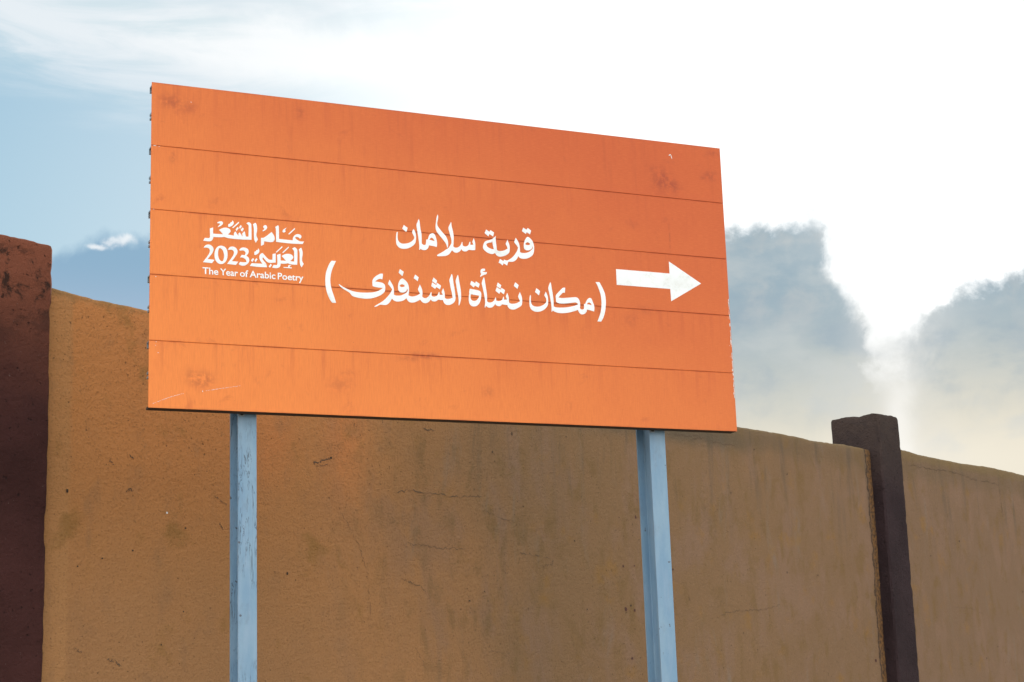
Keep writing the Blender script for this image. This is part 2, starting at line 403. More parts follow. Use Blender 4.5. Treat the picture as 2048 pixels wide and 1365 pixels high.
for (s0, s1, ds, dzz) in ((-8.2, -.30, .1, .1), (-.20, 7.78, .02, .045), (7.98, 16.0, .025, .05), (16.2, 24, .2, .2)):
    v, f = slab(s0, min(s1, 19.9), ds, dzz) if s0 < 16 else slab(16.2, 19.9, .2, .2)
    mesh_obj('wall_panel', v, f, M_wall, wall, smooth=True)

def pillar(s0, s1, y0, y1, ztop, mat, seed, name='pillar', tilt=0.0):
    W, Dp = s1 - s0, y1 - y0
    r = .014; ds = .02
    # perimeter points with rounded corners, counter-clockwise from front-left
    per = []
    def edge(ax, ay, bx, by):
        L = math.hypot(bx - ax, by - ay); n_ = max(2, int(L / ds))
        for i in range(n_ + 1): per.append((ax + (bx - ax) * i / n_, ay + (by - ay) * i / n_))
    edge(s0 + r, y0, s1 - r, y0); edge(s1, y0 + r, s1, y1 - r); edge(s1 - r, y1, s0 + r, y1); edge(s0, y1 - r, s0, y0 + r)
    cx, cy = (s0 + s1) / 2, (y0 + y1) / 2
    N = len(per); vs = []; fs = []
    zs = [-.3 + (ztop - .02 + .3) * j / 150 for j in range(151)]
    levels = [(z, 1.0) for z in zs] + [(ztop - .006, 1 - .012), (ztop, 1 - .05), (ztop + .004, .6), (ztop + .006, .02)]
    for (z, k_) in levels:
        near = max(0, 1 - (ztop - z) / .12)
        for (px, py) in per:
            P = Vector((px, py, z + seed))
            cor = min(abs(px - s0), abs(px - s1)) + min(abs(py - y0), abs(py - y1))
            a = .0035 * noise.fractal(P * 16, .8, 2.1, 4) + .002 * noise.noise(P * 2)
            chipc = max(0, noise.noise(P * Vector((1, 1, 1)) * 11) - .2) * .03 * max(0, 1 - cor / .05)
            chipc += max(0, noise.noise(P * 8 + Vector((3, 3, 3))) - .1) * .022 * near
            kk = k_
            dxn = 1 if abs(px - s1) < 1e-6 else (-1 if abs(px - s0) < 1e-6 else 0)
            dyn = 1 if abs(py - y1) < 1e-6 else (-1 if abs(py - y0) < 1e-6 else 0)
            X = cx + (px - cx) * kk + (a - chipc) * dxn; Y = cy + (py - cy) * kk + (a - chipc) * dyn
            Z = z + (.010 * noise.fractal(Vector((px * 9, py * 9, seed)), .8, 2, 3) + tilt * (px - cx)) * near
            vs.append((X, Y, Z))
    for j in range(len(levels) - 1):
        for i in range(N):
            a = j * N + i; b_ = j * N + (i + 1) % N
            fs.append((a, b_, b_ + N, a + N))
    fs.append(tuple((len(levels) - 1) * N + i for i in range(N))); fs.append(tuple(range(N))[::-1])
    o = mesh_obj(name, vs, fs, mat, wall, smooth=True); o.data.set_sharp_from_angle(angle=R_(38)); return o
pillar(-.427, -.062, -.10, .33, EYE + 2.122, M_pl, 0.0).__setitem__('label', 'red brown pillar with black mould under its top')
pillar(7.70, 8.05, -.10, .33, EYE + 2.225, M_pr, 7.0).__setitem__('label', 'dark purple brown pillar with a grey brown top')
pillar(-8.5, -8.15, -.10, .33, EYE + 2.12, M_pl, 3.0)
pillar(15.9, 16.25, -.10, .33, EYE + 2.2, M_pr, 5.0)

# cracks and spots that lie on the plaster
def ribbon(points, wdt, jit=.008, sub=11):
    vs = []; fs = []; pts = []
    for (a, b) in zip(points, points[1:]):
        for i in range(sub):
            f = i / sub; pts.append((a[0] + (b[0] - a[0]) * f + random.uniform(-jit, jit), a[1] + (b[1] - a[1]) * f + random.uniform(-jit, jit)))
    pts.append(points[-1])
    for i, p in enumerate(pts):
        q = pts[min(i + 1, len(pts) - 1)]; o_ = pts[max(i - 1, 0)]
        tx, tz_ = q[0] - o_[0], q[1] - o_[1]; L = math.hypot(tx, tz_) or 1
        wd = wdt * .8 * random.choice((.15, .4, .7, 1.0, 1.3)) * (.35 if i in (0, len(pts) - 1) else 1) / 2
        for sg in (-1, 1):
            X = p[0] - tz_ / L * wd * sg; Z = p[1] + tx / L * wd * sg
            vs.append((X, surf(X, Z + EYE) - .0022, Z + EYE))
    for i in range(len(pts) - 1): fs.append((2 * i, 2 * i + 1, 2 * i + 3, 2 * i + 2))
    return vs, fs
CRACKS = [([(8.352, 1.882), (8.723, 1.875), (9.078, 1.889), (9.294, 1.883), (9.512, 1.86), (9.817, 1.86), (10.088, 1.847), (10.082, 1.728), (10.105, 1.561)], 0.006), ([(5.417, 0.604), (5.656, 0.635), (5.952, 0.648), (6.184, 0.687)], 0.003), ([(2.218, 1.191), (2.381, 1.214), (2.597, 1.208), (2.768, 1.203), (2.963, 1.223)], 0.006), ([(2.977, 1.142), (3.103, 1.121), (3.231, 1.088)], 0.0035), ([(2.323, 0.916), (2.453, 0.917), (2.586, 0.907), (2.791, 0.912)], 0.0035), ([(3.277, 0.913), (3.39, 0.912), (3.582, 0.897)], 0.005), ([(3.473, 0.844), (3.58, 0.855), (3.611, 0.886)], 0.006), ([(1.815, 1.07), (1.903, 0.953), (1.962, 0.86), (2.005, 0.744), (2.025, 0.607), (2.029, 0.459)], 0.0025), ([(2.269, 0.728), (2.333, 0.714), (2.413, 0.694), (2.469, 0.658)], 0.0045), ([(2.37, 0.367), (2.409, 0.313), (2.455, 0.249)], 0.0025), ([(3.003, 0.347), (3.173, 0.333)], 0.002), ([(0.333, 0.297), (0.39, 0.289), (0.424, 0.263)], 0.006), ([(0.158, 0.341), (0.204, 0.326)], 0.005), ([(0.999, 0.948), (1.02, 0.917)], 0.005), ([(0.335, 1.197), (0.359, 1.179)], 0.005), ([(0.429, 1.063), (0.478, 1.07)], 0.006), ([(0.451, 1.231), (0.475, 1.218)], 0.004), ([(0.971, 1.079), (1.009, 1.057), (1.042, 1.034)], 0.003), ([(5.031, 0.719), (5.049, 0.682)], 0.004), ([(5.626, 1.438), (5.647, 1.456)], 0.004), ([(8.962, 0.742), (9.283, 0.734), (9.569, 0.685)], 0.002), ([(8.384, 1.877), (8.521, 1.894)], 0.002), ([(5.15, 1.768), (5.275, 1.794), (5.46, 1.781), (5.715, 1.782)], 0.004), ([(4.944, 1.788), (5.092, 1.79), (5.276, 1.808)], 0.004), ([(1.628, 1.294), (1.686, 1.31), (1.746, 1.334)], 0.008), ([(1.642, 1.285), (1.73, 1.303)], 0.004), ([(2.474, 1.563), (2.576, 1.567)], 0.006)]
for pts_, wd in CRACKS:
    v, f = ribbon(pts_, wd); mesh_obj('crack', v, f, M_crack, wall)
def spot(s, z, r, el_=1.0, mat=None, rot=0):
    vs = []; n_ = 11
    for i in range(n_):
        a = i / n_ * 2 * math.pi; rr = r * random.uniform(.65, 1.15)
        px = math.cos(a) * rr; pz = math.sin(a) * rr * el_
        X = s + px * math.cos(rot) - pz * math.sin(rot); Z = z + px * math.sin(rot) + pz * math.cos(rot)
        vs.append((X, surf(X, Z + EYE) - .0025, Z + EYE))
    mesh_obj('paint_spot', vs, [tuple(range(n_))[::-1]], mat or M_pit, wall)
for a in [(4.463, 1.197, 0.0112, 1, M_spotred), (4.302, 0.879, 0.0096, 1, M_spotred), (4.422, 0.887, 0.008, 0.8, M_spotred), (4.365, 0.636, 0.008, 1, M_pit), (4.309, 0.613, 0.0144, 1, M_spotred), (4.404, 0.607, 0.0112, 1, M_spotred), (4.353, 0.309, 0.0128, 0.7, M_spotred), (3.258, 1.616, 0.0064, 1.8, M_pit), (3.913, 0.602, 0.0056, 1, M_pit), (3.817, 1.013, 0.0056, 1, M_pit), (2.993, 0.628, 0.0048, 1, M_pit), (2.831, 0.624, 0.0096, 0.5, M_pit), (2.965, 0.681, 0.0048, 1, M_pit), (1.753, 1.335, 0.008, 0.8, M_pit), (1.438, 0.722, 0.0064, 1.4, M_pit), (4.282, 1.185, 0.0048, 1, M_spotred), (3.075, 1.491, 0.0056, 1.3, M_pit), (3.773, 1.65, 0.0064, 0.6, M_pit), (6.403, 1.638, 0.008, 0.7, M_pit), (5.961, 1.777, 0.0064, 1, M_pit), (6.307, 0.92, 0.0064, 1.4, M_pit), (6.739, 0.917, 0.0064, 1, M_pit), (9.171, 1.298, 0.0112, 0.7, M_pit), (8.609, 1.147, 0.008, 0.7, M_pit), (9.751, 0.421, 0.0064, 1, M_pit), (9.51, 0.322, 0.0072, 1, M_pit), (9.196, 0.274, 0.0064, 1, M_pit), (10.373, 0.91, 0.008, 1, M_pit), (7.547, 0.3, 0.0144, 1, M_spotred), (5.435, 1.704, 0.0056, 0.5, M_pit), (4.856, 0.881, 0.0096, 0.8, M_spotred), (6.595, 1.812, 0.0048, 0.7, M_pit), (0.107, 1.038, 0.0072, 1.4, M_pit), (0.172, 0.704, 0.0056, 0.8, M_pit), (0.646, 0.363, 0.0048, 1, M_pit), (0.777, 0.518, 0.004, 1, M_pit), (0.306, 0.746, 0.0056, 0.8, M_pit), (0.477, 0.789, 0.0056, 0.8, M_pit), (0.787, 0.911, 0.0056, 0.9, M_pit), (0.674, 0.977, 0.006, 1, M_chip)]: spot(*a)

# ------------------------------------------------------------------ the sign
SB = Vector((-1.32788522, 6.17407803, EYE + 1.12861529)); YAW = .4263888; SW = 2.48522972; SH = 1.25
sign = empty('direction_sign', (SB.x, SB.y, 0), YAW, 'orange metal sign with white Arabic lettering and right arrow on two pale blue steel posts', 'sign')
Z0 = SB.z
def extrude(profile, x0, x1, name, mat, parent, caps=True, mats=None, facemat=None):
    """profile: closed list of (y, z); extruded along x"""
    n_ = len(profile)
    vs = [(x0, a, b) for a, b in profile] + [(x1, a, b) for a, b in profile]
    fs = [(i, (i + 1) % n_, n_ + (i + 1) % n_, n_ + i) for i in range(n_)]
    if caps: fs += [tuple(range(n_))[::-1], tuple(n_ + i for i in range(n_))]
    o = mesh_obj(name, vs, fs, mat, parent)
    if mats:
        for m_ in mats: o.data.materials.append(m_)
        for i, k_ in facemat.items(): o.data.polygons[i].material_index = k_
    return o
def shift_origin(o, v):
    o.data.transform(Matrix.Translation(-Vector(v))); o.location = Vector(o.location) + Vector(v)
PH = SH / 5
G = .0021
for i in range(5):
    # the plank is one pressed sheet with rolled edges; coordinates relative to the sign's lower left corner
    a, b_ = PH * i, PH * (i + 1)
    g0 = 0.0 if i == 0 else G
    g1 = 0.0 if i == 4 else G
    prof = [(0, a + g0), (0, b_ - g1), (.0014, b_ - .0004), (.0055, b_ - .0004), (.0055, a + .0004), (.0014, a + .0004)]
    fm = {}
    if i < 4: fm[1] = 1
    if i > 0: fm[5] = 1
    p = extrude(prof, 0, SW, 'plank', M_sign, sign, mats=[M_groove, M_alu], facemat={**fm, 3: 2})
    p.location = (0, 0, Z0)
    # rear channels: one hooked under the upper edge, one half way down
    tz = b_ - .002 if i == 4 else b_ + .004
    hook = [(.0062, tz), (.058, tz), (.058, tz - .024), (.045, tz - .024), (.045, tz - .020), (.053, tz - .020), (.053, tz - .005), (.0062, tz - .005)]
    e = extrude(hook, .004, SW - .004, 'edge_channel', M_alu, p)
    mz = (a + b_) / 2 + .012
    for zz in (mz, mz - .016):
        rib = [(.0062, zz), (.020, zz), (.024, zz + .002), (.055, zz + .002), (.055, zz - .006), (.024, zz - .006), (.0062, zz - .005)]
        extrude(rib, .004, SW - .004, 'middle_channel', M_alu, p)
    web = [(.0062, mz - .0055), (.011, mz - .0055), (.011, mz - .0135), (.0062, mz - .0135)]
    if i == 0:
        extrude([(.0062, .007), (.052, .007), (.052, -.0012), (.0062, -.0012)], .002, SW - .002, 'bottom_lip', M_lip, p)

# lettering cut from white film
LETTERS = {
 'salaman': [[[[976.8,744.7],[974.2,741.6],[972.1,731.5],[970.8,715.7],[971.4,698.7],[974.9,689.0],[981.3,681.7],[990.7,677.5],[1003.9,676.7],[1018.6,679.7],[1032.0,685.8],[1043.9,694.6],[1051.5,703.8],[1054.4,714.0],[1055.8,728.5],[1054.6,742.7],[1051.2,753.9],[1045.9,762.0],[1043.1,757.5],[1039.5,747.9],[1043.5,738.9],[1047.9,728.5],[1047.2,722.0],[1042.9,715.9],[1033.9,708.1],[1022.0,702.1],[1005.8,697.9],[992.6,698.3],[984.0,704.0],[979.0,712.1],[977.8,724.8],[978.1,736.2],[978.6,742.7]]],[[[1004.8,775.0],[1020.8,764.2],[1016.4,748.8],[1012.0,748.4],[1007.7,751.6],[998.3,759.4]]],[[[1069.4,805.7],[1072.1,794.4],[1073.6,778.7],[1075.8,761.7],[1078.4,747.6],[1079.5,730.4],[1079.3,704.6],[1085.4,700.1],[1092.8,700.0],[1096.6,703.2],[1097.8,711.9],[1099.3,722.7],[1106.0,724.0],[1108.4,732.8],[1113.2,743.3],[1119.2,748.8],[1126.7,750.9],[1133.4,748.6],[1137.7,742.5],[1141.2,732.7],[1144.1,720.0],[1144.7,707.1],[1142.9,695.5],[1132.8,697.5],[1109.8,700.0],[1107.4,691.2],[1102.8,684.3],[1095.3,679.4],[1086.4,678.3],[1079.0,679.6],[1073.2,683.4],[1071.6,678.3],[1067.4,678.6],[1068.9,689.5],[1068.1,706.6],[1066.0,725.0],[1063.5,743.4],[1060.9,760.4],[1058.8,774.6],[1059.6,784.0],[1063.1,790.8],[1066.3,799.7]],[[1111.9,723.1],[1117.3,730.0],[1122.5,731.9],[1127.7,729.4],[1132.0,724.0],[1135.2,719.5],[1126.0,720.6],[1118.6,722.2]]],[[[1150.1,830.9],[1152.5,824.6],[1151.5,814.4],[1149.0,802.6],[1147.2,792.3],[1149.2,783.8],[1155.7,774.3],[1164.4,763.5],[1174.6,752.8],[1183.3,743.4],[1189.0,732.3],[1192.0,721.0],[1192.4,709.5],[1190.8,697.9],[1187.3,696.9],[1186.0,704.7],[1181.1,715.8],[1172.4,726.6],[1163.7,736.7],[1153.5,748.1],[1146.3,756.9],[1142.0,765.9],[1140.4,777.3],[1141.2,790.3],[1143.3,805.0],[1146.1,819.7]]],[[[1206.4,803.1],[1209.4,801.4],[1208.8,793.5],[1210.5,783.3],[1214.2,769.4],[1216.2,755.3],[1217.2,742.4],[1216.7,726.9],[1215.3,712.6],[1214.3,703.4],[1220.3,700.1],[1228.4,699.7],[1236.5,702.7],[1244.1,709.1],[1249.1,716.6],[1252.7,725.3],[1254.7,724.8],[1254.5,717.0],[1255.6,710.7],[1261.6,707.9],[1269.1,708.1],[1277.3,711.8],[1282.3,718.0],[1285.3,727.3],[1287.6,729.5],[1289.1,727.6],[1288.3,717.2],[1293.7,716.6],[1301.9,718.1],[1300.1,723.4],[1298.2,729.0],[1301.2,737.1],[1304.1,745.1],[1307.3,736.9],[1309.7,726.7],[1310.3,716.4],[1309.1,696.2],[1295.8,694.5],[1280.9,694.6],[1273.9,689.5],[1265.8,686.9],[1257.7,687.6],[1252.4,691.0],[1249.1,695.9],[1244.2,687.8],[1237.3,682.1],[1227.8,678.7],[1218.4,679.9],[1212.4,683.9],[1208.5,687.8],[1203.6,680.7],[1196.7,671.1],[1188.5,665.3],[1176.3,661.2],[1160.2,659.0],[1146.9,657.9],[1142.9,659.8],[1145.7,663.9],[1157.9,671.3],[1171.5,680.0],[1182.4,688.0],[1193.3,695.6],[1200.3,705.5],[1206.2,715.7],[1207.2,723.5],[1206.4,733.8],[1202.8,747.7],[1199.2,761.6],[1196.1,773.0],[1195.9,780.8],[1198.5,787.5],[1202.8,795.6]]]],
 'qarya': [[[[1490.5,762.5],[1495.8,755.0],[1501.7,745.0],[1505.5,734.8],[1507.2,724.4],[1507.5,713.9],[1507.1,703.4],[1515.3,700.8],[1527.9,701.1],[1540.5,704.1],[1552.0,710.2],[1560.7,718.2],[1565.4,725.1],[1564.7,731.0],[1562.4,733.5],[1562.7,726.2],[1557.9,719.9],[1550.8,715.4],[1540.9,713.3],[1532.6,714.6],[1527.2,719.4],[1525.4,728.5],[1526.4,741.7],[1529.8,752.5],[1535.9,763.6],[1542.4,770.7],[1548.7,769.9],[1556.9,764.0],[1564.9,755.4],[1569.4,743.9],[1571.7,732.2],[1571.2,719.0],[1568.6,705.7],[1564.0,696.1],[1556.7,688.9],[1545.3,682.1],[1534.0,678.0],[1522.8,676.4],[1511.6,676.9],[1503.4,680.8],[1499.2,686.4],[1495.0,677.6],[1487.7,668.5],[1479.2,662.6],[1469.4,659.9],[1453.5,658.7],[1448.1,642.6],[1445.3,643.7],[1438.6,647.7],[1432.5,650.5],[1427.3,641.0],[1422.0,645.8],[1410.5,651.4],[1417.3,667.6],[1432.1,659.6],[1435.8,666.4],[1446.0,663.3],[1454.4,666.6],[1467.2,674.7],[1480.1,686.9],[1490.3,700.8],[1496.3,711.7],[1499.4,722.5],[1494.2,729.9],[1487.5,737.2],[1483.3,743.5],[1485.2,750.2]],[[1532.1,738.9],[1536.5,745.2],[1543.7,748.4],[1550.5,745.7],[1554.8,740.8],[1548.8,736.3],[1539.0,735.5]]],[[[1525.7,808.3],[1540.1,800.9],[1546.0,808.7],[1561.0,798.7],[1555.5,782.4],[1541.1,790.4],[1535.9,782.7],[1519.5,793.2]]],[[[1403.4,763.7],[1401.1,757.6],[1401.4,744.6],[1402.3,731.6],[1403.8,716.1],[1404.8,703.7],[1411.5,701.0],[1421.2,701.1],[1432.3,703.3],[1443.5,708.1],[1452.7,714.1],[1450.2,722.4],[1445.1,732.5],[1448.8,741.9],[1454.0,751.6],[1455.8,743.8],[1459.7,735.0],[1462.1,724.7],[1461.9,711.6],[1459.8,699.6],[1454.0,692.0],[1442.7,684.6],[1430.1,679.7],[1417.6,677.4],[1408.0,678.6],[1401.3,683.3],[1396.4,691.3],[1390.5,687.6],[1383.6,685.5],[1374.0,686.3],[1361.8,690.5],[1351.1,697.5],[1344.6,706.1],[1344.2,715.1],[1347.3,725.8],[1353.7,735.4],[1363.5,740.2],[1382.9,747.0],[1391.4,754.2],[1398.4,759.4]],[[1358.2,725.4],[1365.9,729.9],[1383.2,734.6],[1383.8,740.5],[1385.4,739.3],[1387.6,723.9],[1391.8,706.0],[1382.9,706.5],[1372.0,709.6],[1362.6,715.3]]],[[[1360.2,786.2],[1374.3,777.6],[1379.4,785.2],[1394.9,776.7],[1390.2,759.6],[1374.0,768.4],[1369.3,758.3],[1352.8,770.6]]]],
 'paren_l': [[[[703.3,605.1],[721.1,605.0],[714.2,590.6],[706.6,573.9],[701.2,556.0],[698.0,536.8],[697.4,519.2],[699.8,501.9],[704.8,483.4],[711.2,464.9],[719.8,438.2],[703.5,438.2],[694.8,450.7],[686.2,469.0],[680.5,488.9],[677.5,512.0],[677.7,532.4],[680.5,555.9],[687.4,576.8],[695.0,593.5]]]],
 'paren_r': [[[[1846.7,602.1],[1864.3,603.3],[1872.1,590.1],[1880.5,573.8],[1887.3,556.0],[1890.1,536.5],[1890.2,516.9],[1888.1,497.1],[1884.1,477.3],[1877.8,458.7],[1871.1,445.7],[1864.5,435.5],[1847.0,435.2],[1854.5,450.3],[1861.5,467.4],[1867.0,487.4],[1870.0,509.9],[1869.9,529.5],[1867.8,549.0],[1861.9,569.7],[1853.8,590.2]]]],
 'shanfara': [[[[912.2,568.7],[913.4,564.3],[910.6,545.6],[904.3,547.4],[896.6,546.1],[887.5,541.0],[880.6,535.3],[887.3,534.4],[905.5,532.7],[914.6,529.7],[920.5,523.5],[922.1,513.2],[920.0,498.3],[913.8,490.5],[901.5,480.9],[884.7,473.1],[866.5,466.7],[843.9,463.3],[819.9,463.6],[799.0,466.5],[785.6,470.7],[781.2,475.5],[775.3,482.4],[763.5,488.9],[748.7,496.6],[738.4,503.9],[731.1,512.2],[734.1,513.4],[744.4,506.5],[760.7,498.9],[778.4,492.1],[796.3,488.3],[818.8,486.6],[844.3,487.5],[866.9,490.2],[886.7,495.3],[901.9,503.0],[912.7,511.1],[899.1,511.6],[882.4,512.6],[870.4,515.5],[869.3,519.8],[869.6,537.5],[873.9,546.7],[883.2,556.2],[895.5,564.5],[904.6,568.4]]],[[[940.8,546.6],[944.8,539.4],[951.1,529.8],[955.5,520.0],[957.8,508.9],[958.0,497.6],[957.4,487.5],[964.5,484.9],[974.9,484.7],[986.6,486.4],[998.4,491.6],[1009.0,498.6],[1015.0,506.0],[1015.4,511.0],[1012.4,517.1],[1011.8,508.9],[1006.5,502.8],[998.6,499.1],[990.8,498.4],[983.0,500.0],[977.3,505.8],[975.5,513.9],[976.1,526.5],[978.6,538.0],[984.0,548.5],[992.6,556.1],[999.7,553.4],[1008.7,546.5],[1016.4,537.0],[1020.0,525.9],[1021.3,512.1],[1020.1,498.1],[1018.2,488.5],[1025.7,485.9],[1036.1,485.4],[1046.7,488.0],[1058.6,493.2],[1067.3,499.5],[1062.9,507.4],[1059.1,516.0],[1062.6,525.1],[1067.5,536.8],[1071.9,527.0],[1076.2,515.9],[1077.8,502.1],[1076.3,490.6],[1076.3,487.4],[1081.2,483.5],[1088.6,482.2],[1096.1,484.5],[1102.4,489.7],[1107.5,496.6],[1112.1,505.3],[1114.7,509.1],[1116.2,505.6],[1116.2,494.8],[1119.8,491.5],[1126.0,490.8],[1133.5,492.5],[1139.9,496.5],[1143.8,502.7],[1146.7,510.1],[1149.0,512.0],[1150.4,506.8],[1150.6,500.2],[1162.4,500.7],[1164.0,502.3],[1158.7,510.9],[1162.4,520.7],[1165.9,528.2],[1169.2,520.0],[1172.0,508.3],[1172.4,497.5],[1172.1,489.1],[1178.3,485.4],[1187.1,485.4],[1197.2,487.8],[1205.4,492.0],[1203.9,504.5],[1201.7,517.5],[1198.4,531.7],[1196.3,545.9],[1193.9,559.0],[1194.3,566.2],[1198.4,576.1],[1204.0,589.8],[1207.4,584.0],[1209.4,567.3],[1212.0,547.1],[1214.7,529.2],[1216.7,511.3],[1217.9,495.8],[1216.5,482.6],[1211.8,473.9],[1204.1,467.4],[1195.2,462.6],[1186.4,460.8],[1177.6,461.4],[1170.3,466.3],[1166.1,473.2],[1163.8,479.6],[1154.4,479.0],[1143.2,479.4],[1138.1,474.9],[1131.8,472.1],[1125.5,471.1],[1118.1,472.3],[1110.8,479.0],[1106.9,471.6],[1100.6,465.8],[1093.0,462.3],[1086.8,461.7],[1079.4,463.2],[1073.4,467.6],[1067.6,474.9],[1060.7,470.6],[1051.4,465.6],[1042.1,461.8],[1031.7,460.5],[1022.5,461.8],[1014.8,467.6],[1009.8,476.6],[1000.5,469.1],[990.0,464.0],[978.3,461.3],[967.9,460.6],[957.6,463.7],[948.7,471.2],[943.3,461.5],[935.3,450.9],[926.2,444.7],[915.9,443.1],[900.4,443.0],[886.2,435.8],[877.1,432.7],[875.9,435.1],[890.2,444.8],[907.1,455.3],[922.8,468.9],[936.0,483.5],[945.3,496.7],[950.9,507.8],[944.4,516.7],[934.3,527.9],[935.7,535.0]],[[981.5,524.4],[986.2,529.8],[992.8,532.1],[999.2,530.1],[1005.0,525.4],[997.7,521.1],[988.6,520.1]]],[[[984.9,592.8],[1000.4,582.6],[995.4,565.8],[992.2,566.2],[987.7,570.9],[978.7,577.8]]],[[[1048.7,575.4],[1062.9,565.0],[1058.6,548.9],[1052.1,553.5],[1041.8,560.3]]],[[[1126.1,569.1],[1140.8,557.5],[1137.0,543.2],[1119.5,553.6]]],[[[1120.0,549.1],[1135.0,539.8],[1138.3,540.6],[1141.0,548.2],[1157.2,537.7],[1152.4,522.4],[1137.0,530.9],[1131.8,522.8],[1115.6,533.0]]],[[[1230.5,588.1],[1233.2,581.1],[1235.2,565.6],[1237.9,548.9],[1240.6,532.2],[1242.1,517.9],[1242.1,498.7],[1239.7,481.7],[1233.5,462.7],[1230.4,462.5],[1231.3,474.0],[1231.1,488.3],[1229.1,506.2],[1225.8,524.0],[1223.2,543.0],[1220.6,559.7],[1222.1,568.2],[1226.1,578.2]]]],
 'nashat': [[[[1282.2,534.1],[1301.0,531.8],[1320.6,528.9],[1328.0,523.7],[1330.1,517.3],[1329.1,502.9],[1325.3,486.9],[1318.9,475.0],[1309.5,465.8],[1297.3,462.2],[1285.4,464.2],[1278.1,472.3],[1275.2,486.4],[1276.0,503.6],[1278.7,516.6],[1277.7,518.0],[1279.9,531.1]],[[1285.0,511.6],[1320.7,508.1],[1318.9,500.8],[1313.4,493.3],[1305.7,487.0],[1295.0,485.2],[1287.6,487.9],[1283.3,495.5],[1283.3,505.5]]],[[[1288.5,567.2],[1304.9,558.6],[1308.2,566.8],[1324.5,557.2],[1319.5,541.0],[1303.8,548.5],[1298.3,540.2],[1282.8,552.0]]],[[[1350.1,621.4],[1349.9,613.1],[1336.8,609.7],[1347.4,607.6],[1358.1,608.4],[1354.8,599.7],[1345.5,596.2],[1334.7,590.3],[1328.5,586.0],[1327.8,589.1],[1332.7,598.8],[1329.8,602.9],[1330.1,613.8],[1334.9,619.2],[1341.8,621.6]]],[[[1343.7,586.7],[1346.5,578.9],[1348.3,564.6],[1350.7,546.1],[1353.2,529.0],[1354.9,511.9],[1354.4,487.4],[1360.1,483.5],[1369.2,483.4],[1376.9,486.1],[1384.7,492.3],[1389.9,501.3],[1392.8,507.3],[1394.4,500.2],[1394.6,493.0],[1403.0,491.4],[1412.2,493.0],[1420.0,497.6],[1424.1,505.1],[1427.4,512.5],[1429.2,505.4],[1428.9,499.2],[1443.1,500.6],[1437.7,513.2],[1440.7,520.6],[1444.1,528.1],[1447.6,519.7],[1450.6,505.4],[1450.5,492.4],[1451.8,487.5],[1459.4,484.4],[1471.7,484.9],[1484.2,488.2],[1499.9,497.2],[1495.7,507.0],[1492.2,516.9],[1496.4,527.4],[1500.6,535.6],[1504.8,525.1],[1509.0,512.3],[1509.5,497.8],[1507.1,483.2],[1500.6,475.6],[1488.0,468.2],[1477.0,462.5],[1466.2,460.3],[1454.0,462.4],[1445.8,469.8],[1443.1,478.2],[1433.1,478.0],[1420.1,478.9],[1413.0,472.7],[1405.3,470.4],[1396.2,472.3],[1388.8,478.2],[1382.4,469.2],[1374.6,463.7],[1365.4,461.6],[1356.4,463.2],[1348.6,468.4],[1346.4,461.8],[1343.4,460.9],[1343.6,466.6],[1345.9,478.3],[1345.3,495.4],[1342.5,513.9],[1338.9,533.8],[1335.2,550.7],[1333.7,560.7],[1337.1,572.5]]],[[[1404.1,568.7],[1419.0,558.2],[1414.7,544.1],[1398.2,553.1]]],[[[1399.1,549.1],[1413.4,540.7],[1417.2,540.7],[1419.7,547.4],[1434.9,539.0],[1429.3,521.3],[1414.3,531.1],[1409.4,521.4],[1392.9,533.2]]],[[[1481.2,574.9],[1496.3,564.4],[1490.2,548.0],[1474.4,559.2]]]],
